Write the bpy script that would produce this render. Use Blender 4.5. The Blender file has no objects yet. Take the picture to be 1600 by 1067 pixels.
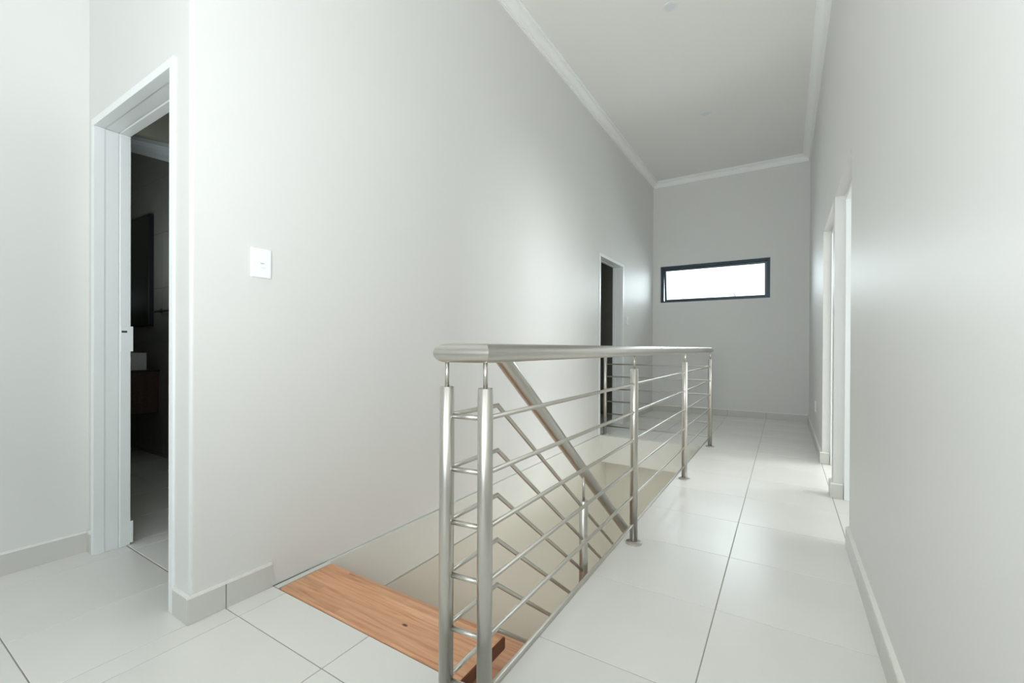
import bpy, bmesh, math, random
from mathutils import Vector, Matrix

random.seed(7)
sc = bpy.context.scene
COL = sc.collection

# ------------------------------------------------------------------ camera
cam_d = bpy.data.cameras.new('camera')
cam = bpy.data.objects.new('camera', cam_d)
COL.objects.link(cam)
FOC, YAW, PIT, ROLL, CY = 685.47, -0.556331, -0.0032065, 0.0044465, 545.4
c_y, s_y = math.cos(YAW), math.sin(YAW)
fw = Vector((s_y * math.cos(PIT), c_y * math.cos(PIT), math.sin(PIT)))
r0 = Vector((c_y, -s_y, 0))
u0 = r0.cross(fw)
rt = math.cos(ROLL) * r0 + math.sin(ROLL) * u0
up = -math.sin(ROLL) * r0 + math.cos(ROLL) * u0
M3 = Matrix((rt, up, -fw)).transposed()
cam.matrix_world = Matrix.Translation((0, 0, 1.0)) @ M3.to_4x4()
cam_d.sensor_fit = 'HORIZONTAL'
cam_d.sensor_width = 36.0
cam_d.lens = FOC / 1600 * 36.0
cam_d.shift_x = 0.0
cam_d.shift_y = (CY - 533.5) / 1600
cam_d.clip_start = 0.02
sc.camera = cam

# ------------------------------------------------------------------ world, window light, added fills, exposure
w = bpy.data.worlds.new('overcast_sky')
sc.world = w
w.use_nodes = True
bg = w.node_tree.nodes['Background']
bg.inputs[0].default_value = (0.93, 0.97, 1.0, 1)
bg.inputs[1].default_value = 2.6


def area_light(name, loc, direction, sx, sy, power, color=(0.95, 0.985, 1.0)):
    d = bpy.data.lights.new(name, 'AREA')
    d.shape = 'RECTANGLE'
    d.size, d.size_y = sx, sy
    d.energy = power
    d.color = color
    o = bpy.data.objects.new(name, d)
    o.location = loc
    o.rotation_euler = Vector(direction).to_track_quat('-Z', 'Z').to_euler()
    COL.objects.link(o)
    return o


# window light of the landing behind the camera, bedrooms and passage, plus added fills
area_light('daylight_rear', (-0.4, -3.72, 2.0), (0, 1, -0.35), 3.2, 2.4, 6)
area_light('daylight_side', (2.42, -1.75, 1.9), (-1, 0.15, -0.25), 2.5, 2.8, 26)
area_light('bounce_fill', (-0.25, -0.6, 1.2), (0.05, 0.78, 1), 0.5, 0.5, 58, (0.93, 0.97, 1.0))  # added upward fill imitating a flash bounced off the ceiling, no fixture
area_light('daylight_bedroom', (3.52, 3.2, 1.5), (-1, 0, 0), 1.6, 1.6, 50)
area_light('daylight_second_bedroom', (3.52, 5.4, 1.5), (-1, 0, 0), 1.6, 1.6, 100)
area_light('daylight_passage', (-0.94, 7.5, 2.02), (0, -1, 0), 1.5, 0.58, 25, (0.88, 0.95, 1.0))
area_light('hall_fill', (0.98, 2.8, -1.4), (-1, 0, 0), 2.4, 1.6, 44, (1.0, 0.98, 0.95))  # added fill to brighten the stairwell, the hall has no window
area_light('bathroom_fill', (-4.4, 0.89, 1.62), (0, 0.6, 1), 0.6, 0.6, 6.0, (0.8, 0.93, 1.0))  # added fill for the dim bathroom, aimed up at its ceiling
area_light('far_bathroom_fill', (-3.36, 5.3, 1.7), (1, 0.2, 0), 0.6, 0.8, 1.2, (0.78, 0.95, 0.95))  # added cool fill behind the far door

sc.view_settings.view_transform = 'Standard'
sc.view_settings.look = 'None'
sc.view_settings.gamma = 1.0
sc.view_settings.use_curve_mapping = False
sc.view_settings.exposure = 0.0
sc.cycles.use_denoising = True
sc.cycles.max_bounces = 12
sc.cycles.diffuse_bounces = 8
sc.cycles.sample_clamp_indirect = 6.0


# ------------------------------------------------------------------ materials
def srgb(r, g, b):
    def f(v):
        v /= 255.0
        return v / 12.92 if v <= 0.04045 else ((v + 0.055) / 1.055) ** 2.4
    return (f(r), f(g), f(b), 1)


def mat(name, col, rough=0.5, metal=0.0, spec=0.5, noise=None, bump=None, per_object=0.0):
    m = bpy.data.materials.new(name)
    m.use_nodes = True
    nt = m.node_tree
    b = nt.nodes['Principled BSDF']
    b.inputs['Base Color'].default_value = col
    b.inputs['Roughness'].default_value = rough
    b.inputs['Metallic'].default_value = metal
    b.inputs['Specular IOR Level'].default_value = spec
    tc = nt.nodes.new('ShaderNodeTexCoord')
    out = None
    if noise:
        scale, amount = noise
        n = nt.nodes.new('ShaderNodeTexNoise')
        n.inputs['Scale'].default_value = scale
        n.inputs['Detail'].default_value = 5
        nt.links.new(tc.outputs['Object'], n.inputs['Vector'])
        mr = nt.nodes.new('ShaderNodeMapRange')
        mr.inputs['From Min'].default_value = 0.25
        mr.inputs['From Max'].default_value = 0.75
        mr.inputs['To Min'].default_value = 1 - amount
        mr.inputs['To Max'].default_value = 1 + amount
        nt.links.new(n.outputs['Fac'], mr.inputs['Value'])
        val = mr.outputs['Result']
        if per_object:
            oi = nt.nodes.new('ShaderNodeObjectInfo')
            mo = nt.nodes.new('ShaderNodeMapRange')
            mo.inputs['To Min'].default_value = 1 - per_object
            mo.inputs['To Max'].default_value = 1 + per_object
            nt.links.new(oi.outputs['Random'], mo.inputs['Value'])
            mm = nt.nodes.new('ShaderNodeMath')
            mm.operation = 'MULTIPLY'
            nt.links.new(val, mm.inputs[0])
            nt.links.new(mo.outputs['Result'], mm.inputs[1])
            val = mm.outputs[0]
        mx = nt.nodes.new('ShaderNodeVectorMath')
        mx.operation = 'SCALE'
        mx.inputs[0].default_value = col[:3]
        nt.links.new(val, mx.inputs['Scale'])
        nt.links.new(mx.outputs['Vector'], b.inputs['Base Color'])
    if bump:
        scale, strength = bump
        n2 = nt.nodes.new('ShaderNodeTexNoise')
        n2.inputs['Scale'].default_value = scale
        n2.inputs['Detail'].default_value = 3
        nt.links.new(tc.outputs['Object'], n2.inputs['Vector'])
        bp = nt.nodes.new('ShaderNodeBump')
        bp.inputs['Strength'].default_value = strength
        bp.inputs['Distance'].default_value = 0.002
        nt.links.new(n2.outputs['Fac'], bp.inputs['Height'])
        nt.links.new(bp.outputs['Normal'], b.inputs['Normal'])
    return m


WALL = mat('satin_wall_paint', srgb(223, 223, 220.5), 0.5, spec=0.4, noise=(1.2, 0.012), bump=(60, 0.05))
CEIL = mat('matt_ceiling_paint', srgb(236, 236, 232), 0.8, spec=0.2, noise=(0.8, 0.01))
CORN = mat('white_cornice_paint', srgb(245, 246, 244), 0.5, noise=(3, 0.008))
TILE = mat('glazed_floor_tile', srgb(238, 237, 233), 0.26, spec=0.5, noise=(2.2, 0.03), per_object=0.012)
SKIRT = mat('skirting_tile', srgb(207, 206, 201), 0.35, noise=(3, 0.02), per_object=0.012)
GROUT = mat('grey_grout', srgb(158, 158, 152), 0.9, noise=(30, 0.06))
BEAD = mat('pale_grout_bead', srgb(240, 240, 235), 0.7, noise=(30, 0.03))
ENAMEL = mat('white_enamel', srgb(238, 241, 241), 0.35, noise=(4, 0.01))
PLASTIC = mat('white_plastic', srgb(243, 244, 246), 0.3, noise=(8, 0.005))
RING = mat('downlight_ring_paint', srgb(229, 231, 229), 0.6, noise=(8, 0.01))
LENS = mat('frosted_lens', srgb(222, 225, 225), 0.6, noise=(8, 0.01))
DARKPL = mat('grey_plastic', srgb(150, 152, 152), 0.5, noise=(8, 0.02))
STAIRP = mat('stairwell_paint', srgb(213, 212, 201), 0.5, noise=(1.2, 0.015))
FRAMEP = mat('anthracite_aluminium', srgb(52, 66, 76), 0.35, metal=0.3, noise=(10, 0.03))
ALU = mat('aluminium_trim', srgb(190, 190, 186), 0.35, metal=0.9, noise=(20, 0.03))
BTILE = mat('bathroom_wall_tile', srgb(150, 147, 138), 0.22, noise=(4, 0.05), per_object=0.04)
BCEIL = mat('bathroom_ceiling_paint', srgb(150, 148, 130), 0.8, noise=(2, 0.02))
CHROME = mat('chrome', srgb(200, 205, 208), 0.12, metal=1.0, noise=(10, 0.02))
CERAM = mat('white_ceramic', srgb(235, 238, 238), 0.12, noise=(5, 0.01))
COUNTER = mat('dark_counter', srgb(40, 36, 33), 0.3, noise=(20, 0.1))
MIRROR = mat('mirror_glass', srgb(120, 130, 125), 0.05, metal=1.0, noise=(3, 0.01))
MEDGE = mat('dark_mirror_edge', srgb(30, 34, 34), 0.4, noise=(10, 0.05))
BLACK = mat('dark_joint', srgb(70, 70, 66), 0.8, noise=(10, 0.05))
HALLF = mat('hall_floor_tile', srgb(198, 196, 186), 0.4, noise=(2, 0.03))
STRIP = mat('warm_white_edge', srgb(222, 223, 217), 0.5, noise=(5, 0.02))


def brushed_steel():
    m = mat('brushed_stainless_steel', srgb(203, 200, 193), 0.3, metal=1.0)
    nt = m.node_tree
    b = nt.nodes['Principled BSDF']
    tc = nt.nodes.new('ShaderNodeTexCoord')
    n = nt.nodes.new('ShaderNodeTexNoise')
    n.inputs['Scale'].default_value = 240
    n.inputs['Detail'].default_value = 2
    nt.links.new(tc.outputs['Object'], n.inputs['Vector'])
    mr = nt.nodes.new('ShaderNodeMapRange')
    mr.inputs['To Min'].default_value = 0.29
    mr.inputs['To Max'].default_value = 0.33
    nt.links.new(n.outputs['Fac'], mr.inputs['Value'])
    nt.links.new(mr.outputs['Result'], b.inputs['Roughness'])
    return m


STEEL = brushed_steel()


def wood(name, base, dark, light, staves=6.0):
    """Edge-glued timber, staves running along X, grain stretched along X."""
    m = bpy.data.materials.new(name)
    m.use_nodes = True
    nt = m.node_tree
    L = nt.links.new
    b = nt.nodes['Principled BSDF']
    b.inputs['Roughness'].default_value = 0.38
    tc = nt.nodes.new('ShaderNodeTexCoord')
    sep = nt.nodes.new('ShaderNodeSeparateXYZ')
    L(tc.outputs['Object'], sep.inputs[0])
    # stave index from Y
    mul = nt.nodes.new('ShaderNodeMath'); mul.operation = 'MULTIPLY'; mul.inputs[1].default_value = 1 / 0.036
    L(sep.outputs['Y'], mul.inputs[0])
    fl = nt.nodes.new('ShaderNodeMath'); fl.operation = 'FLOOR'
    L(mul.outputs[0], fl.inputs[0])
    # finger-jointed lengths along X, offset per stave
    wn = nt.nodes.new('ShaderNodeTexWhiteNoise'); wn.noise_dimensions = '1D'
    L(fl.outputs[0], wn.inputs['W'])
    ad = nt.nodes.new('ShaderNodeMath'); ad.operation = 'MULTIPLY_ADD'; ad.inputs[1].default_value = 1 / 3.0
    L(sep.outputs['X'], ad.inputs[0]); L(wn.outputs['Value'], ad.inputs[2])
    fx = nt.nodes.new('ShaderNodeMath'); fx.operation = 'FLOOR'
    L(ad.outputs[0], fx.inputs[0])
    cb = nt.nodes.new('ShaderNodeCombineXYZ')
    L(fl.outputs[0], cb.inputs[0]); L(fx.outputs[0], cb.inputs[1])
    wn2 = nt.nodes.new('ShaderNodeTexWhiteNoise'); wn2.noise_dimensions = '2D'
    L(cb.outputs[0], wn2.inputs['Vector'])
    # grain
    mp = nt.nodes.new('ShaderNodeMapping')
    mp.inputs['Scale'].default_value = (2.2, 40, 40)
    L(tc.outputs['Object'], mp.inputs['Vector'])
    addv = nt.nodes.new('ShaderNodeVectorMath'); addv.operation = 'ADD'
    L(mp.outputs[0], addv.inputs[0]); L(wn2.outputs['Color'], addv.inputs[1])
    sc3 = nt.nodes.new('ShaderNodeTexNoise')
    sc3.inputs['Scale'].default_value = 1.6; sc3.inputs['Detail'].default_value = 8; sc3.inputs['Roughness'].default_value = 0.6
    sc3.inputs['Distortion'].default_value = 0.6
    L(addv.outputs[0], sc3.inputs['Vector'])
    rp = nt.nodes.new('ShaderNodeValToRGB')
    rp.color_ramp.elements[0].position = 0.3; rp.color_ramp.elements[0].color = dark
    rp.color_ramp.elements[1].position = 0.72; rp.color_ramp.elements[1].color = light
    e = rp.color_ramp.elements.new(0.5); e.color = base
    L(sc3.outputs['Fac'], rp.inputs['Fac'])
    mr = nt.nodes.new('ShaderNodeMapRange')
    mr.inputs['To Min'].default_value = 0.84; mr.inputs['To Max'].default_value = 1.12
    L(wn2.outputs['Value'], mr.inputs['Value'])
    vs = nt.nodes.new('ShaderNodeVectorMath'); vs.operation = 'SCALE'
    L(rp.outputs['Color'], vs.inputs[0]); L(mr.outputs['Result'], vs.inputs['Scale'])
    kd = nt.nodes.new('ShaderNodeVectorMath'); kd.operation = 'MULTIPLY_ADD'
    kd.inputs[1].default_value = (1, 2.2, 0); kd.inputs[2].default_value = (1.156, -1.137 * 2.2, 0)
    L(tc.outputs['Object'], kd.inputs[0])
    kl = nt.nodes.new('ShaderNodeVectorMath'); kl.operation = 'LENGTH'
    L(kd.outputs['Vector'], kl.inputs[0])
    km = nt.nodes.new('ShaderNodeMapRange'); km.inputs['From Min'].default_value = 0.008; km.inputs['From Max'].default_value = 0.016
    L(kl.outputs['Value'], km.inputs['Value'])
    kx = nt.nodes.new('ShaderNodeMix'); kx.data_type = 'RGBA'
    kx.inputs[6].default_value = srgb(96, 52, 34)
    L(km.outputs['Result'], kx.inputs[0]); L(vs.outputs['Vector'], kx.inputs[7])
    L(kx.outputs[2], b.inputs['Base Color'])
    bp = nt.nodes.new('ShaderNodeBump'); bp.inputs['Strength'].default_value = 0.12; bp.inputs['Distance'].default_value = 0.001
    L(sc3.outputs['Fac'], bp.inputs['Height']); L(bp.outputs['Normal'], b.inputs['Normal'])
    return m


WOOD = wood('oiled_timber', srgb(219, 163, 124), srgb(198, 134, 96), srgb(232, 184, 146))
ENDGRAIN = mat('dark_sealed_end_grain', srgb(118, 66, 44), 0.45, noise=(40, 0.2), bump=(120, 0.2))
VWOOD = wood('vanity_veneer', srgb(84, 60, 47), srgb(68, 46, 36), srgb(98, 72, 57))


def glass():
    m = bpy.data.materials.new('window_glass')
    m.use_nodes = True
    nt = m.node_tree
    for n in list(nt.nodes):
        nt.nodes.remove(n)
    o = nt.nodes.new('ShaderNodeOutputMaterial')
    t = nt.nodes.new('ShaderNodeBsdfTransparent')
    t.inputs[0].default_value = (0.93, 0.96, 0.96, 1)
    g = nt.nodes.new('ShaderNodeBsdfGlossy')
    g.inputs['Roughness'].default_value = 0.02
    fr = nt.nodes.new('ShaderNodeFresnel')
    mx = nt.nodes.new('ShaderNodeMixShader')
    nt.links.new(fr.outputs[0], mx.inputs[0])
    nt.links.new(t.outputs[0], mx.inputs[1])
    nt.links.new(g.outputs[0], mx.inputs[2])
    nt.links.new(mx.outputs[0], o.inputs[0])
    return m


GLASS = glass()


# ------------------------------------------------------------------ mesh helpers
class MB:
    def __init__(self):
        self.v, self.f, self.s = [], [], []

    def add(self, verts, faces, smooth=False):
        n = len(self.v)
        self.v += [tuple(p) for p in verts]
        self.f += [tuple(i + n for i in q) for q in faces]
        self.s += [smooth] * len(faces)
        return self

    def box(self, x0, x1, y0, y1, z0, z1):
        return self.add([(x0, y0, z0), (x1, y0, z0), (x1, y1, z0), (x0, y1, z0),
                         (x0, y0, z1), (x1, y0, z1), (x1, y1, z1), (x0, y1, z1)],
                        [(3, 2, 1, 0), (4, 5, 6, 7), (0, 1, 5, 4), (1, 2, 6, 5), (2, 3, 7, 6), (3, 0, 4, 7)])

    def prism(self, poly, axis, a, b, smooth=False):
        """Extrude a 2D polygon along an axis: 'z' -> (x,y), 'y' -> (x,z), 'x' -> (y,z)."""
        def P(p, t):
            return {'z': (p[0], p[1], t), 'y': (p[0], t, p[1]), 'x': (t, p[0], p[1])}[axis]
        n = len(poly)
        vs = [P(p, a) for p in poly] + [P(p, b) for p in poly]
        self.add(vs, [tuple(range(n)), tuple(range(2 * n - 1, n - 1, -1))], False)
        k = len(self.v) - 2 * n
        for i in range(n):
            j = (i + 1) % n
            self.f.append((k + i, k + n + i, k + n + j, k + j))
            self.s.append(smooth)
        return self

    def tube(self, path, r, n=20, cap=True):
        P = [Vector(p) for p in path]
        d = [(P[i + 1] - P[i]).normalized() for i in range(len(P) - 1)]
        ref = Vector((0, 0, 1)) if abs(d[0].z) < 0.9 else Vector((1, 0, 0))
        u = d[0].cross(ref).normalized()
        rings = []
        for i, p in enumerate(P):
            if i == 0:
                nv, dd = d[0], d[0]
            elif i == len(P) - 1:
                nv, dd = d[-1], d[-1]
            else:
                nv, dd = (d[i - 1] + d[i]).normalized(), d[i - 1]
            if 0 < i:
                dd = d[i - 1]
            u = (u - dd * u.dot(dd)).normalized()
            v = dd.cross(u)
            ring = []
            for k in range(n):
                a = 2 * math.pi * k / n
                q = p + r * (math.cos(a) * u + math.sin(a) * v)
                t = (p - q).dot(nv) / dd.dot(nv)
                ring.append(q + dd * t)
            rings.append(ring)
            if 0 < i < len(P) - 1:      # carry the frame round the bend
                ax = d[i - 1].cross(d[i])
                if ax.length > 1e-6:
                    u = Matrix.Rotation(d[i - 1].angle(d[i]), 3, ax.normalized()) @ u
        base = len(self.v)
        nseg = len(rings) - 1
        for i in range(nseg):
            a = base + 2 * i * n
            self.v += [tuple(q) for q in rings[i]] + [tuple(q) for q in rings[i + 1]]
            for k in range(n):
                k2 = (k + 1) % n
                self.f.append((a + k, a + k2, a + n + k2, a + n + k))
                self.s.append(True)
        if cap:
            self.f.append(tuple(base + k for k in range(n - 1, -1, -1)))
            e = base + (2 * nseg - 1) * n
            self.f.append(tuple(e + k for k in range(n)))
            self.s += [False, False]
        return self

    def lathe(self, prof, c, n=28, axis='z'):
        """prof: list of (radius, height) from bottom to top around c."""
        base = len(self.v)
        cx, cy, cz = c
        for rr, h in prof:
            for k in range(n):
                a = 2 * math.pi * k / n
                self.v.append((cx + rr * math.cos(a), cy + rr * math.sin(a), cz + h))
        for i in range(len(prof) - 1):
            for k in range(n):
                k2 = (k + 1) % n
                a = base + i * n
                self.f.append((a + k, a + k2, a + n + k2, a + n + k))
                self.s.append(True)
        self.f.append(tuple(base + k for k in range(n - 1, -1, -1)))
        e = base + (len(prof) - 1) * n
        self.f.append(tuple(e + k for k in range(n)))
        self.s += [False, False]
        return self

    def mesh(self, name, m):
        me = bpy.data.meshes.new(name)
        me.from_pydata(self.v, [], self.f)
        me.polygons.foreach_set('use_smooth', self.s)
        me.materials.append(m)
        bm = bmesh.new()
        bm.from_mesh(me)
        bmesh.ops.recalc_face_normals(bm, faces=bm.faces)
        bm.to_mesh(me)
        bm.free()
        return me

    def build(self, name, m, parent=None, bevel=0.0, seg=2, origin=None):
        if origin is not None:
            o3 = Vector(origin)
            self.v = [tuple(Vector(p) - o3) for p in self.v]
        me = self.mesh(name, m)
        o = bpy.data.objects.new(name, me)
        COL.objects.link(o)
        if origin is not None:
            o.location = origin
        if parent is not None:
            o.parent = parent
            if origin is not None:
                o.location = Vector(origin) - parent_loc(parent)
            elif parent_loc(parent).length > 0:
                o.location = -parent_loc(parent)
        if bevel:
            md = o.modifiers.new('soft_edges', 'BEVEL')
            md.width = bevel
            md.segments = seg
            md.limit_method = 'ANGLE'
            md.angle_limit = math.radians(50)
            for p in me.polygons:
                p.use_smooth = False
        return o


def parent_loc(o):
    l = Vector(o.location)
    while o.parent is not None:
        o = o.parent
        l = l + Vector(o.location)
    return l


def structure(o):
    o['kind'] = 'structure'
    return o


def thing(name, label, cat, loc=(0, 0, 0), group=None):
    o = bpy.data.objects.new(name, None)
    o.empty_display_size = 0.05
    o.location = loc
    COL.objects.link(o)
    o['label'] = label
    o['category'] = cat
    if group:
        o['group'] = group
    return o


def empty_structure(name):
    o = bpy.data.objects.new(name, None)
    o.empty_display_size = 0.05
    COL.objects.link(o)
    o['kind'] = 'structure'
    return o


# ------------------------------------------------------------------ room dimensions (metres)
XL, XR = -1.816, 0.282            # passage walls
YE = 7.22                         # end wall
XA, YA = -2.885, 0.728            # alcove: far-left wall, door wall
T = 0.14                          # wall thickness
CZ = 3.65                         # ceiling
HX0, HX1, HY0, HY1 = XL, -0.716, 1.03, 4.83   # stair opening
GX, GY, GP, GQ = -0.221, 0.349, 0.4985, 0.4968   # floor tile grid
D2A, D2B = 4.825, 5.685           # door opening in the left wall
O1A, O1B, O2A, O2B, OZ = 2.79, 3.66, 3.775, 4.70, 2.025   # openings in the right wall
BX0, BY1 = -6.0, 1.70             # bathroom
YR, XS = -3.8, 2.5                # landing behind the camera

# ------------------------------------------------------------------ floor with tiles
fl = MB()
gz = -0.0022
for (x0, x1, y0, y1) in ((XA - T, HX1, YR, HY0), (HX1, XR + T, YR, 7.5), (XL - T, HX1, HY1, 7.5),
                         (BX0 - T, XA - T, YA, BY1 + T), (XA - T, XL - T, HY0, BY1 + T),
                         (XR + T, XS + 0.3, YR, 7.5), (-3.7, XL - T, 3.4, 7.5)):
    fl.box(x0, x1, y0, y1, -0.27, gz)
floor = structure(fl.build('floor', GROUT))

GAP = 0.0032
tile_cache = {}


def tile_mesh(sx, sy, h=0.009, ch=0.0012):
    k = (round(sx, 4), round(sy, 4))
    if k not in tile_cache:
        a, b = sx / 2, sy / 2
        v = [(-a, -b, -h), (a, -b, -h), (a, b, -h), (-a, b, -h),
             (-a, -b, -ch), (a, -b, -ch), (a, b, -ch), (-a, b, -ch),
             (-a + ch, -b + ch, 0), (a - ch, -b + ch, 0), (a - ch, b - ch, 0), (-a + ch, b - ch, 0)]
        f = [(3, 2, 1, 0)]
        for lo in (0, 4):
            for i in range(4):
                j = (i + 1) % 4
                f.append((lo + i, lo + j, lo + 4 + j, lo + 4 + i))
        f.append((8, 9, 10, 11))
        tile_cache[k] = MB().add(v, f).mesh('tile', TILE)
    return tile_cache[k]


def floor_tile(x0, x1, y0, y1):
    x0 += GAP / 2; x1 -= GAP / 2; y0 += GAP / 2; y1 -= GAP / 2
    if x1 - x0 < 0.012 or y1 - y0 < 0.012:
        return
    o = bpy.data.objects.new('tile', tile_mesh(x1 - x0, y1 - y0))
    o.location = ((x0 + x1) / 2, (y0 + y1) / 2, 0)
    COL.objects.link(o)
    o.parent = floor


# regions, one tile per grid cell of each
REG = [
    (XA, XL, -1.4, 0.849), (XL, XR, -1.4, HY0), (HX1 - 0.004, 0.776, HY0, YE), (XL, HX1 - 0.004, HY1, YE),
    (XA + 0.06, XL - T, 0.849, BY1), (-5.7, XA + 0.06, 0.87, BY1),
    (-3.2, XL, 4.86, 6.4),
]


def cells(lo, hi, g, p):
    k = math.floor((lo - g) / p)
    while g + k * p < hi - 1e-6:
        yield max(lo, g + k * p), min(hi, g + (k + 1) * p)
        k += 1


done = set()
for r in REG:
    for (x0, x1) in cells(r[0], r[1], GX, GP):
        for (y0, y1) in cells(r[2], r[3], GY, GQ):
            floor_tile(x0, x1, y0, y1)

# ------------------------------------------------------------------ walls
wl = MB()
rc = 0.012   # softened plaster corner
arc = [(XL - rc + rc * math.cos(a), YA + rc - rc * math.sin(a)) for a in [i * math.pi / 10 for i in range(6)]]
wl.prism([(XL, D2A)] + arc + [(XL - T, YA), (XL - T, D2A)], 'z', -0.0015, CZ + 0.05)
wl.box(XL - T, XL, D2A, D2B, 2.085, CZ + 0.05)
wl.box(XL - T, XL, D2B, YE + T, -0.0015, CZ + 0.05)
structure(wl.build('wall_left', WALL))

WX0, WX1, WZ0, WZ1 = -1.700, -0.182, 1.728, 2.306      # window opening
we = MB()
we.box(XL, WX0, YE, YE + T, -0.0015, CZ + 0.05)
we.box(WX1, XR, YE, YE + T, -0.0015, CZ + 0.05)
we.box(WX0, WX1, YE, YE + T, -0.0015, WZ0)
we.box(WX0, WX1, YE, YE + T, WZ1, CZ + 0.05)
structure(we.build('wall_end', WALL))

wr = MB()
wr.box(XR, XR + T, -0.15, O1A, -0.0015, CZ + 0.05)
wr.box(XR, XR + T, O1A, O1B, OZ, CZ + 0.05)
wr.box(XR, XR + T, O1B, O2A, -0.0015, CZ + 0.05)
wr.box(XR, XR + T, O2A, O2B, OZ, CZ + 0.05)
wr.box(XR, XR + T, O2B, YE + T, -0.0015, CZ + 0.05)
structure(wr.build('wall_right', WALL))

DX0, DX1, DZ = -2.815, XL - T, 2.07                    # bathroom door opening
wd = MB()
wd.box(XA, DX0, YA, YA + T, -0.0015, CZ + 0.05)
wd.box(DX0, DX1, YA, YA + T, DZ, CZ + 0.05)
structure(wd.build('wall_alcove', WALL))
structure(MB().box(XA - T, XA, YR, YA + T, -0.0015, CZ + 0.05).build('wall_far_left', WALL))

# landing behind the camera, with its two big windows
wb = MB()
wb.box(XA - T, -2.1, YR - T, YR, -0.0015, CZ + 0.05)
wb.box(1.3, XS, YR - T, YR, -0.0015, CZ + 0.05)
wb.box(-2.1, 1.3, YR - T, YR, -0.0015, 0.45)
wb.box(-2.1, 1.3, YR - T, YR, 3.05, CZ + 0.05)
structure(wb.build('wall_rear', WALL))
wsd = MB()
wsd.box(XS, XS + T, YR - T, -3.1, -0.0015, CZ + 0.05)
wsd.box(XS, XS + T, -0.4, 0.1, -0.0015, CZ + 0.05)
wsd.box(XS, XS + T, -3.1, -0.4, -0.0015, 0.35)
wsd.box(XS, XS + T, -3.1, -0.4, 3.4, CZ + 0.05)
wsd.box(XR + T, XS, -0.15, -0.01, -0.0015, CZ + 0.05)
structure(wsd.build('wall_landing', WALL))

# bedrooms behind the right wall
wbr = MB()
wbr.box(XR + T, 3.6, 1.6, 1.7, -0.0015, 2.7)
wbr.box(XR + T, 3.6, 3.70, 3.74, -0.0015, 2.7)
wbr.box(XR + T, 3.6, 7.0, 7.1, -0.0015, 2.7)
for (y0, y1, z0, z1) in ((1.6, 2.4, 0, 2.7), (4.0, 4.6, 0, 2.7), (6.2, 7.1, 0, 2.7), (2.4, 4.0, 0, 0.7), (2.4, 4.0, 2.3, 2.7),
                         (4.6, 6.2, 0, 0.7), (4.6, 6.2, 2.3, 2.7)):
    wbr.box(3.6, 3.7, y0, y1, z0, z1)
structure(wbr.build('wall_bedroom', WALL))
structure(MB().box(XR + T, 3.7, 1.6, 7.1, 2.7, 2.8).build('ceiling_bedroom', CEIL))

# ceiling
cl = MB()
cl.box(XA - T, XS + T, YR - T, YA + T, CZ, CZ + 0.15)
cl.box(XL - T, XR + T, YA + T, YE + T, CZ, CZ + 0.15)
structure(cl.build('ceiling', CEIL))

# ------------------------------------------------------------------ cornices (coved, with a step at each edge)
CH, CP = 0.085, 0.092
prof = [(0, 0), (0.016, 0), (0.016, 0.010), (0.012, 0.013), (0.018, 0.017)]
for i in range(7):
    a = i / 6 * math.pi / 2
    prof.append((0.018 + 0.050 * (1 - math.cos(a)), 0.017 + 0.046 * math.sin(a)))
prof += [(0.074, 0.063), (0.074, 0.072), (0.080, 0.072), (0.084, 0.076), (CP, 0.076), (CP, CH), (0, CH)]
cz0 = CZ - CH


def cornice(name, kind, pos, a, b, side):
    """A cornice along Y on wall x=pos or along X on wall y=pos, side = direction into the room; mitred at both ends."""
    n = len(prof)
    vs = []
    for (t, s) in ((a, 1), (b, -1)):
        for (p, h) in prof:
            q = t + s * p
            vs.append((pos + side * p, q, cz0 + h) if kind == 'y' else (q, pos + side * p, cz0 + h))
    fs = [tuple(range(n)), tuple(range(2 * n - 1, n - 1, -1))]
    for i in range(n):
        j = (i + 1) % n
        fs.append((i, n + i, n + j, j))
    return structure(MB().add(vs, fs).build(name, CORN))


cornice('trim_1', 'y', XL, YA, YE, 1)
cornice('trim_2', 'x', YE, XL, XR, -1)
cornice('trim_3', 'y', XR, -0.15, YE, -1)
cornice('trim_4', 'x', YA, XA, XL, -1)
cornice('trim_5', 'y', XA, YR, YA, 1)

# ------------------------------------------------------------------ skirting tiles
SH, ST = 0.1, 0.010


def skirting(name, segs, bed=True):
    """segs: list of (axis, wall_pos, side, a, b, joints) -> a baseboard of single tiles with a pale bead on top."""
    root = empty_structure(name)
    for (ax, pos, side, a, b, joints) in segs:
        cuts = [a] + [j for j in joints if a + 0.02 < j < b - 0.02] + [b]
        for i in range(len(cuts) - 1):
            t0 = cuts[i] + (0.0022 if i else 0)
            t1 = cuts[i + 1] - (0.0022 if i < len(cuts) - 2 else 0)
            p0, p1 = sorted((pos, pos + side * ST))
            m = MB()
            (m.box(p0, p1, t0, t1, 0.0005, SH - 0.008) if ax == 'y' else m.box(t0, t1, p0, p1, 0.0005, SH - 0.008))
            m.build('tile', SKIRT, root)
            p0, p1 = sorted((pos, pos + side * (ST - 0.001)))
        m = MB()
        (m.box(p0, p1, a, b, SH - 0.008, SH + 0.001) if ax == 'y' else m.box(a, b, p0, p1, SH - 0.008, SH + 0.001))
        m.build('grout_bead', BEAD, root)
        q0, q1 = sorted((pos, pos + side * (ST - 0.004)))
        m = MB()
        for j in cuts[1:-1]:
            (m.box(q0, q1, j - 0.0022, j + 0.0022, 0.0005, SH - 0.008) if ax == 'y'
             else m.box(j - 0.0022, j + 0.0022, q0, q1, 0.0005, SH - 0.008))
        if len(cuts) > 2:
            m.build('grout_joint', GROUT, root)
    return root


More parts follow.
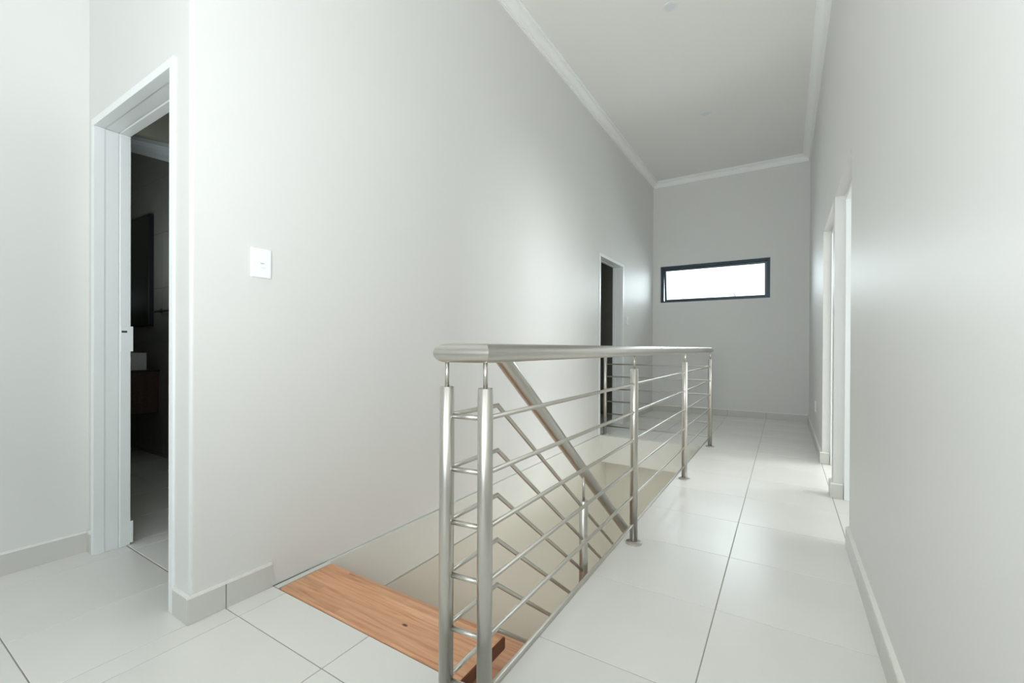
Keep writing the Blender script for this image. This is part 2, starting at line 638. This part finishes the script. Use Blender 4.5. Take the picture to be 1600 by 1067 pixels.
YJ = [GY + k * GQ for k in range(-8, 16)]
XJ = [GX + k * GP for k in range(-8, 8)]
skirting('baseboard_left', [('y', XL, 1, YA - ST, HY0 - 0.006, YJ), ('x', YA, -1, -1.932, XL, []),
                            ('y', XL, 1, D2B + 0.012, YE - ST, YJ)])
skirting('baseboard_end', [('x', YE, -1, XL + ST, XR - 0.016, XJ)])
ST_old = ST
ST = 0.016
skirting('baseboard_right', [('y', XR, -1, -0.15, O1A, YJ), ('y', XR, -1, O1B - ST, O2A + ST, YJ), ('y', XR, -1, O2B - ST, YE - ST_old, YJ),
                             ('x', O1B, -1, XR, XR + 0.052, []), ('x', O2B, -1, XR, XR + 0.052, [])])
ST = ST_old
skirting('baseboard_far_left', [('y', XA, 1, YR, YA - ST, YJ), ('x', YA, -1, XA + ST, DX0 - 0.012, [])])

# ------------------------------------------------------------------ stair opening: slab edge, lower walls, hall below
LZ = -2.72
LED = 0.014
sw = MB()
sw.box(XL - T, XL + LED, HY0 + 0.258, HY1, -0.268, -0.0035)
structure(sw.build('trim_6', STRIP))
structure(MB().box(XL - 0.1, XL + LED + 0.008, HY0 - 0.3, HY1 + 0.3, LZ, -0.272).build('wall_stairwell_left', STAIRP))
structure(MB().box(XL + LED, HX1, HY1 - 0.008, HY1 + 0.002, -0.305, -0.004).build('trim_7', STRIP))
structure(MB().box(XL - 0.1, HX1 + 0.4, HY1 + 0.17, HY1 + 0.3, LZ, -0.272).build('wall_stairwell_end', STAIRP))
hl = MB()
hl.box(XL - 0.1, 1.3, HY0 - 0.6, HY0 - 0.5, LZ, -0.27)
hl.box(1.1, 1.2, HY0 - 0.5, HY1 + 0.3, LZ, -0.27)
hl.box(HX1 + 0.4, 1.2, HY1 + 0.17, HY1 + 0.3, LZ, -0.27)
structure(hl.build('wall_hall', STAIRP))
structure(MB().box(XL - 0.1, 1.3, HY0 - 0.6, HY1 + 0.3, LZ - 0.1, LZ).build('floor_hall', HALLF))
structure(MB().box(XL + 0.008, XL + 0.037, HY0 + 0.002, HY0 + 0.256, -0.05, -0.001).build('trim_12', STRIP))
# metal tile trim along the stair opening
structure(MB().box(HX1 - 0.012, HX1, HY0, HY1 + 0.002, -0.03, 0.0015).build('trim_8', ALU, bevel=0.001, seg=1))
structure(MB().box(HX1 - 0.0135, HX1 - 0.012, HY0, HY1, -0.27, -0.006).build('trim_9', STRIP))

# ------------------------------------------------------------------ window_1: top-hung anthracite window
FY = YE + 0.055
win = empty_structure('window_1')
fb = 0.038
m = MB()
m.box(WX0, WX0 + fb, FY, FY + 0.05, WZ0, WZ1)
m.box(WX1 - fb, WX1, FY, FY + 0.05, WZ0, WZ1)
m.box(WX0 + fb, WX1 - fb, FY, FY + 0.05, WZ1 - fb, WZ1)
m.box(WX0 + fb, WX1 - fb, FY, FY + 0.05, WZ0, WZ0 + 0.03)
m.build('window_frame', FRAMEP, win, bevel=0.002, seg=1)
hx0, hx1 = WX0 + fb + 0.0005, WX1 - fb - 0.0005
hz1 = WZ1 - fb - 0.002
hh = hz1 - (WZ0 + 0.024)
sash = bpy.data.objects.new('sash', None)
sash.empty_display_size = 0.05
COL.objects.link(sash)
m = MB()
sb = 0.032
m.box(hx0, hx0 + sb, 0.0, 0.036, -hh, 0)
m.box(hx1 - sb, hx1, 0.0, 0.036, -hh, 0)
m.box(hx0 + sb, hx1 - sb, 0.0, 0.036, -sb, 0)
m.box(hx0 + sb, hx1 - sb, 0.0, 0.036, -hh, -hh + sb)
bpy.data.objects.remove(sash)
sash = m.build('sash', FRAMEP, win, bevel=0.002, seg=1)
sash.location = (0, FY + 0.03, hz1)
sash.rotation_euler = (math.radians(7.5), 0, 0)
g = MB().box(hx0 + sb - 0.004, hx1 - sb + 0.004, 0.015, 0.021, -hh + sb - 0.004, -sb + 0.004).build('pane', GLASS, sash)
g.location = (0, 0, 0)
for sx in (-1.36, -0.62):
    m = MB()
    m.tube([(sx, FY + 0.02, WZ0 + 0.032), (sx - 0.03, FY + 0.075, WZ0 + 0.095)], 0.005, 8)
    m.box(sx - 0.022, sx + 0.022, FY + 0.008, FY + 0.03, WZ0 + 0.028, WZ0 + 0.036)
    m.build('window_stay', FRAMEP, win)


# big landing windows behind the camera
def big_window(name, kind, pos, a, b, z0, z1, n):
    root = empty_structure(name)
    fbk = 0.06
    m = MB()
    step = (b - a) / n

    def bx(u0, u1, w0, w1, zz0, zz1, mm):
        (mm.box(u0, u1, w0, w1, zz0, zz1) if kind == 'x' else mm.box(w0, w1, u0, u1, zz0, zz1))
    for i in range(n + 1):
        c = a + i * step
        u0 = max(a, c - fbk / 2) if i else a
        u1 = min(b, u0 + fbk)
        if i == n:
            u0, u1 = b - fbk, b
        bx(u0, u1, pos - 0.03, pos + 0.03, z0, z1, m)
    bx(a, b, pos - 0.025, pos + 0.025, z0, z0 + fbk, m)
    bx(a, b, pos - 0.025, pos + 0.025, z1 - fbk, z1, m)
    m.build('window_frame', FRAMEP, root)
    for i in range(n):
        q = MB()
        bx(a + i * step + fbk, a + (i + 1) * step - fbk / 2, pos - 0.004, pos + 0.004, z0 + fbk, z1 - fbk, q)
        q.build('pane', GLASS, root)


big_window('window_2', 'x', YR - 0.07, -2.1, 1.3, 0.45, 3.05, 4)
big_window('window_3', 'y', XS + 0.07, -3.1, -0.4, 0.35, 3.4, 2)
big_window('window_4', 'y', 3.65, 2.4, 4.0, 0.7, 2.3, 2)
big_window('window_5', 'y', 3.65, 4.6, 6.2, 0.7, 2.3, 2)


# ------------------------------------------------------------------ steel door frames
def door_frame(name, origin, u, n, width, height, depth):
    """u: direction along the wall (unit, 2D), n: direction into the wall; origin: left foot on the wall face."""
    root = empty_structure(name)
    ux, uy = u
    nx, ny = n

    def W(a, d):
        return (origin[0] + ux * a + nx * d, origin[1] + uy * a + ny * d)

    # jamb profile (a = along wall, d = into wall): face returning on the wall, rebate, stop
    lip, st = 0.034, 0.016
    def jamb(flip):
        pr = [(-0.0, -0.006), (lip, -0.006), (lip + 0.002, 0.0), (lip + 0.002, 0.088), (lip - 0.006, 0.090), (lip - 0.006, depth + 0.006), (0.0, depth + 0.006)]
        pr = [(0.0, -0.008), (lip, -0.008), (lip, 0.030), (lip - 0.002, 0.037), (lip - 0.002, 0.085), (lip - 0.006, 0.087), (lip - 0.006, 0.090), (lip - 0.001, 0.092), (lip - 0.001, depth - 0.008), (0.0, depth - 0.008)]
        if flip:
            pr = [(width - a, d) for a, d in pr]
        return [W(a, d) for a, d in pr]
    for fl_ in (False, True):
        MB().prism(jamb(fl_), 'z', 0.0005, height - lip).build('jamb', ENAMEL, root, bevel=0.002, seg=2)
    # head: same profile swept along the wall
    pr = [(0.0, -0.008), (lip, -0.008), (lip, 0.030), (lip - 0.002, 0.037), (lip - 0.002, 0.085), (lip - 0.006, 0.087), (lip - 0.006, 0.090), (lip - 0.001, 0.092), (lip - 0.001, depth - 0.008), (0.0, depth - 0.008)]
    vs = []
    for a in (0.0, width):
        for h, d in pr:
            p = W(a, d)
            vs.append((p[0], p[1], height - h))
    k = len(pr)
    fs = [tuple(range(k)), tuple(range(2 * k - 1, k - 1, -1))] + [(i, k + i, k + (i + 1) % k, (i + 1) % k) for i in range(k)]
    MB().add(vs, fs).build('head', ENAMEL, root, bevel=0.002, seg=2)
    return root, W


d1, W1 = door_frame('door_1', (-2.825, YA), (1, 0), (0, 1), 0.889, 2.082, T)
# strike plate with its lip on the far-left jamb
m = MB()
m.box(-2.825 + 0.033, -2.825 + 0.0345, YA + 0.094, YA + 0.142, 0.973, 1.098)
m.build('strike_plate', ENAMEL, d1, bevel=0.0006, seg=1)
MB().box(-2.825 + 0.0343, -2.825 + 0.0350, YA + 0.096, YA + 0.118, 1.066, 1.076).build('latch_hole', BLACK, d1)
MB().box(-2.825 + 0.024, -2.825 + 0.036, YA + T - 0.008, YA + T + 0.003, 0.012, 0.12).build('foot_plate', ENAMEL, d1, bevel=0.001, seg=1)
d2, W2 = door_frame('door_2', (XL, D2A - 0.012), (0, 1), (-1, 0), 0.884, 2.098, T)


def side_frame(name, ya, yb):
    """Door frame set halfway into the right wall behind a plastered reveal."""
    root = empty_structure(name)
    x0, x1 = XR + 0.056, XR + T + 0.006
    lip = 0.034
    for (a, b) in ((ya, ya + lip), (yb - lip, yb)):
        m = MB()
        s = 1 if a == ya else -1
        base = a if s == 1 else b
        pr = [(x0, base), (x0, base + s * lip), (x0 + 0.03, base + s * lip), (x0 + 0.034, base + s * (lip - 0.007)), (x0 + 0.06, base + s * (lip - 0.007)),
              (x0 + 0.062, base + s * (lip + 0.006)), (x1, base + s * (lip + 0.006)), (x1, base)]
        m.prism(pr, 'z', 0.0005, OZ).build('jamb', ENAMEL, root, bevel=0.0015, seg=1)
    MB().box(x0, x1, ya + lip, yb - lip, OZ - lip, OZ).build('head', ENAMEL, root, bevel=0.002, seg=1)
    return root


side_frame('door_3', O1A, O1B)
side_frame('door_4', O2A, O2B)

# ------------------------------------------------------------------ bathroom shell
bwall = structure(MB().box(BX0 - T, XL - T, BY1 + 0.008, BY1 + T, -0.0015, 4.0).build('wall_bathroom_back', BTILE))
structure(MB().box(BX0 - T, BX0, YA + T, BY1 + 0.008, -0.0015, 4.0).build('wall_bathroom_side', BTILE))
structure(MB().box(BX0 - T, XA - T, YA, YA + T, -0.0015, 4.0).build('wall_bathroom_front', BTILE))
bwin = empty_structure('added_bathroom_window')  # unseen window added to go with the bathroom fill light
m = MB()
m.box(-4.75, -4.05, YA + T, YA + T + 0.03, 1.15, 1.18); m.box(-4.75, -4.05, YA + T, YA + T + 0.03, 2.07, 2.10)
m.box(-4.75, -4.72, YA + T, YA + T + 0.03, 1.18, 2.07); m.box(-4.08, -4.05, YA + T, YA + T + 0.03, 1.18, 2.07)
m.build('window_frame', FRAMEP, bwin)
MB().box(-4.72, -4.08, YA + T, YA + T + 0.008, 1.18, 2.07).build('pane', CERAM, bwin)
BP = 0.5
bt_cache = {}
for (x0, x1) in cells(BX0, -3.78, -4.782, BP):
    for (z0, z1) in cells(0.0, 3.0, 0.026, BP):
        zlim = 2.63 - 0.336 * ((x0 + x1) / 2 + 4.63) + 0.12
        if z0 > zlim:
            continue
        o = MB().box(x0 + 0.0015, x1 - 0.0015, BY1, BY1 + 0.0085, z0 + 0.0015, z1 - 0.0015).build('tile', BTILE, bwall)


def rake(x):
    return 2.626 - 0.336 * (x + 4.631) if x < -3.9 else 2.626 - 0.336 * (-3.9 + 4.631)


m = MB()
xs = [BX0 - T, -3.9, XL - T]
for i in range(2):
    a, b = xs[i], xs[i + 1]
    za, zb = rake(a) + 0.15, rake(b) + 0.15
    m.add([(a, YA + T, za), (b, YA + T, zb), (b, BY1 + T, zb), (a, BY1 + T, za),
           (a, YA + T, za + .1), (b, YA + T, zb + .1), (b, BY1 + T, zb + .1), (a, BY1 + T, za + .1)],
          [(3, 2, 1, 0), (4, 5, 6, 7), (0, 1, 5, 4), (1, 2, 6, 5), (2, 3, 7, 6), (3, 0, 4, 7)])
structure(m.build('ceiling_bathroom', BCEIL))
# raked cornice on the tiled wall
bp_ = [(0, 0), (0.012, 0), (0.014, 0.016), (0.022, 0.02), (0.03, 0.05), (0.05, 0.085), (0.075, 0.1), (0.08, 0.112), (0.095, 0.116), (0.095, 0.155), (0, 0.155)]
vs = []
for x in xs:
    for (p, h) in bp_:
        vs.append((x, BY1 - p, rake(x) + h))
k = len(bp_)
fs = [tuple(range(k)), tuple(range(3 * k - 1, 2 * k - 1, -1))]
for s in range(2):
    for i in range(k):
        j = (i + 1) % k
        fs.append((s * k + i, (s + 1) * k + i, (s + 1) * k + j, s * k + j))
structure(MB().add(vs, fs).build('trim_10', CORN))

# room behind the far door: a dark tiled bathroom
fr = MB()
fr.box(-3.5, -3.4, 3.5, 7.4, -0.0015, 2.7)
fr.box(-3.4, XL - T, 6.45, 6.55, -0.0015, 2.7)
fr.box(-3.4, XL - T, 3.5, 3.6, -0.0015, 2.7)
fwall = structure(fr.build('wall_far_bathroom', BTILE))
for (x0, x1) in cells(-3.4, XL - T, -2.2, BP):
    for (z0, z1) in cells(0.0, 2.5, 0.026, BP):
        MB().box(x0 + 0.002, x1 - 0.002, 6.442, 6.451, z0 + 0.002, z1 - 0.002).build('tile', BTILE, fwall)
structure(MB().box(-3.5, XL - T, 3.5, 6.55, 2.5, 2.6).build('ceiling_far_bathroom', BCEIL))
structure(MB().prism([(6.442, 2.4), (6.42, 2.4), (6.40, 2.44), (6.36, 2.48), (6.35, 2.5), (6.442, 2.5)], 'x', -3.4, XL - T).build('trim_11', CORN))

# ------------------------------------------------------------------ stainless steel balustrade
PA, PB = (-0.659, 0.930), (-0.777, 0.917)
P2, P3, P4, P5 = (-0.655, 2.245), (-0.650, 3.556), (-0.645, 4.872), (-1.768, 4.892)
RZ = [0.816, 0.673, 0.530, 0.387, 0.243, 0.100]
HZ, HR = 0.985, 0.0255
PR, RR = 0.0200, 0.0070
SLOPE = -0.775
BY = 1.165
bal = thing('balustrade', 'brushed stainless steel balustrade with round handrail and six bars around the stair opening', 'balustrade', (-0.7, 2.9, 0))
YSE = 3.86
hr = MB()
hr.tube([(PB[0], YSE, HZ + SLOPE * (YSE - BY)), (PB[0], BY, HZ), (PB[0], PB[1], HZ), (PA[0], PA[1], HZ), (P4[0], P4[1], HZ), (XL + 0.004, 4.893, HZ)], HR, 28)
hr.build('handrail', STEEL, bal)


def post(p, z0, top, pin_top, flange=True):
    m = MB()
    m.lathe([(PR, 0.0), (PR, top - 0.002), (PR - 0.002, top)], (p[0], p[1], z0), 24)
    o = m.build('post', STEEL, bal)
    MB().lathe([(0.006, 0), (0.006, pin_top - top + 0.004)], (p[0], p[1], z0 + top - 0.004), 14).build('pin', STEEL, o)
    if flange:
        MB().lathe([(0.041, 0.0), (0.041, 0.004), (0.038, 0.006), (PR + 0.004, 0.0065), (PR + 0.001, 0.012)], (p[0], p[1], z0 + 0.0003), 28).build('base_flange', STEEL, o)
    return o


for p in (PA, PB, P2, P3, P4, P5):
    post(p, 0.0, 0.895, HZ - HR * 0.7)
for ti in (3, 8):
    yy = HY0 + 0.25 * ti + 0.095
    zt = -0.194 * ti
    top = (HZ + SLOPE * (yy - BY)) - zt - 0.085
    o = post((PB[0], yy), zt - 0.045, top + 0.0, (HZ + SLOPE * (yy - BY)) - (zt - 0.045) - HR * 0.6, False)
    MB().box(-0.825, PB[0], yy - 0.018, yy + 0.018, zt - 0.034, zt - 0.016).build('bracket', STEEL, o)
for z in RZ:
    MB().tube([(PA[0], PA[1], z), (P2[0], P2[1], z), (P3[0], P3[1], z), (P4[0], P4[1], z), (P5[0], P5[1], z)], RR, 14).build('rail', STEEL, bal)
    MB().tube([(PB[0], PB[1], z), (PA[0], PA[1], z)], RR, 14).build('rail', STEEL, bal)
    MB().tube([(PB[0], PB[1], z), (PB[0], BY, z), (PB[0], YSE, z + SLOPE * (YSE - BY))], RR, 14).build('rail', STEEL, bal)

# ------------------------------------------------------------------ timber stair
st = thing('staircase', 'staircase of thick orange timber treads dropping down beside the left wall', 'staircase', (-1.3, 1.03, 0))
TX0, TX1, TT = XL + 0.040, -0.818, 0.05
tm = None
for k in range(12):
    z = -0.194 * k
    y0 = HY0 + 0.004 + 0.25 * k
    d = 0.252 if k == 0 else 0.25
    x0 = TX0 if k else TX0
    m = MB().box(x0, TX1, y0, y0 + d, z - TT, z)
    o = m.build('tread', WOOD, st, bevel=0.012 if k else 0.010, seg=3)
    o.data.materials.append(ENDGRAIN)
    for p in o.data.polygons:
        if abs(p.normal.x) > 0.9:
            p.material_index = 1
for xx in (-1.45, -1.15):
    pr = [(HY0 + 0.03, -TT)]
    for k in range(1, 12):
        pr += [(HY0 + 0.25 * k - 0.02, -0.194 * (k - 1) - TT), (HY0 + 0.25 * k - 0.02, -0.194 * k - TT)]
    pr += [(HY0 + 2.95, -0.194 * 11 - TT), (HY0 + 2.95, LZ), (HY0 + 2.75, LZ), (HY0 + 0.03, -0.40)]
    MB().prism(pr, 'x', xx - 0.02, xx + 0.02).build('stringer', STEEL, st)


# ------------------------------------------------------------------ switches, socket, downlights
def switch(y, z, w_, h_, label, cat='light switch'):
    root = thing('light_switch', label, cat, (XL, y, z))
    MB().box(XL, XL + 0.009, y - w_ / 2, y + w_ / 2, z - h_ / 2, z + h_ / 2).build('cover_plate', PLASTIC, root, bevel=0.004, seg=3)
    ro = MB().add([(XL + 0.0085, y - .014, z - .02), (XL + 0.0085, y + .014, z - .02), (XL + 0.0085, y + .014, z + .02), (XL + 0.0085, y - .014, z + .02),
                   (XL + 0.0115, y - .013, z - .019), (XL + 0.0115, y + .013, z - .019), (XL + 0.0095, y + .013, z + .019), (XL + 0.0095, y - .013, z + .019)],
                  [(3, 2, 1, 0), (4, 5, 6, 7), (0, 1, 5, 4), (1, 2, 6, 5), (2, 3, 7, 6), (3, 0, 4, 7)]).build('rocker', PLASTIC, root)
    MB().box(XL + 0.0115, XL + 0.0122, y - 0.006, y + 0.008, z - 0.003, z - 0.0005).build('mark', DARKPL, ro)
    return root


switch(0.977, 1.339, 0.081, 0.119, 'white light switch plate on the left wall above the first timber tread')
switch(5.86, 1.37, 0.07, 0.115, 'small white light switch beyond the far doorway, near the end wall')

so = thing('power_socket', 'small white power socket low on the right wall near the end wall', 'socket', (XR, 5.75, 0.40))
MB().box(XR - 0.009, XR, 5.58, 5.70, 0.34, 0.45).build('cover_plate', PLASTIC, so, bevel=0.003, seg=2)
for (yy, zz) in ((5.62, 0.405), (5.66, 0.405), (5.64, 0.375)):
    MB().box(XR - 0.0096, XR - 0.0085, yy - 0.004, yy + 0.004, zz - 0.004, zz + 0.004).build('socket_hole', DARKPL, so)

for (yy, lab) in ((3.54, 'round white recessed downlight, the nearer one in the passage ceiling'), (5.35, 'round white recessed downlight, the farther one nearer the end wall')):
    r_ = thing('downlight', lab, 'downlight', (-0.77, yy, CZ), 'downlights in the passage ceiling')
    m = MB()
    m.lathe([(0.052, -0.004), (0.056, -0.001), (0.056, 0.002)], (-0.77, yy, CZ), 36)
    m.build('trim_ring', RING, r_)
    MB().lathe([(0.037, -0.0052), (0.039, -0.0035), (0.039, -0.003)], (-0.77, yy, CZ), 32).build('lens', LENS, r_)

# ------------------------------------------------------------------ bathroom furniture
va = thing('vanity_unit', 'brown wall-hung vanity unit with dark top inside the near bathroom', 'vanity', (-5.3, 1.47, 0.40))
MB().box(-5.75, -4.852, 1.255, BY1, 0.40, 0.768).build('carcass', VWOOD, va, bevel=0.002, seg=1)
MB().box(-5.76, -4.835, 1.23, BY1, 0.768, 0.785).build('countertop', COUNTER, va, bevel=0.002, seg=1)
for (z0, z1) in ((0.403, 0.582), (0.588, 0.765)):
    o = MB().box(-5.748, -4.854, 1.236, 1.254, z0, z1).build('drawer', VWOOD, va, bevel=0.002, seg=1)
    MB().box(-5.45, -5.15, 1.222, 1.237, z1 - 0.02, z1 - 0.012).build('drawer_pull', CHROME, o)
ba = thing('wash_basin', 'rectangular white ceramic basin standing on the brown bathroom vanity', 'basin', (-5.15, 1.45, 0.785))
m = MB()
bx0, bx1, by0, by1, bz0, bz1 = -5.40, -4.905, 1.27, 1.625, 0.7855, 0.940
m.box(bx0, bx1, by0, by1, bz0, bz0 + 0.02)
m.box(bx0, bx0 + 0.02, by0, by1, bz0 + 0.02, bz1)
m.box(bx1 - 0.02, bx1, by0, by1, bz0 + 0.02, bz1)
m.box(bx0 + 0.02, bx1 - 0.02, by0, by0 + 0.02, bz0 + 0.02, bz1)
m.box(bx0 + 0.02, bx1 - 0.02, by1 - 0.02, by1, bz0 + 0.02, bz1)
m.build('bowl', CERAM, ba)
MB().lathe([(0.022, 0), (0.022, 0.004)], (-5.15, 1.45, bz0 + 0.02), 20).build('drain', CHROME, ba)
ta = thing('basin_tap', 'tall chrome tap behind the white bathroom basin', 'tap', (-5.42, 1.5, 0.785))
MB().tube([(-5.46, 1.52, 0.785), (-5.46, 1.52, 1.08), (-5.46, 1.36, 1.08), (-5.46, 1.36, 1.05)], 0.014, 14).build('spout', CHROME, ta)
MB().lathe([(0.026, 0), (0.026, 0.01)], (-5.46, 1.52, 0.785), 20).build('base', CHROME, ta)
mi = thing('wall_mirror', 'tall dark-edged mirror hung above the bathroom basin', 'mirror', (-5.4, BY1, 1.18))
MB().box(-5.80, -4.968, BY1 - 0.036, BY1 - 0.0005, 1.185, 2.218).build('backing_frame', MEDGE, mi, bevel=0.001, seg=1)
MB().box(-5.79, -4.976, BY1 - 0.039, BY1 - 0.036, 1.195, 2.208).build('glass', MIRROR, mi)
tr = thing('towel_rail', 'short chrome towel rail on the tiled wall right of the bathroom mirror', 'towel rail', (-4.6, BY1, 1.31))
MB().tube([(-4.79, BY1 - 0.0005, 1.318), (-4.79, BY1 - 0.05, 1.318), (-4.78, BY1 - 0.06, 1.306), (-4.28, BY1 - 0.06, 1.306), (-4.27, BY1 - 0.05, 1.318), (-4.27, BY1 - 0.0005, 1.318)], 0.009, 12).build('bar', CHROME, tr)
for x in (-4.79, -4.27):
    MB().tube([(x, BY1 - 0.0005, 1.318), (x, BY1 - 0.008, 1.318)], 0.022, 20).build('rosette', CHROME, tr)
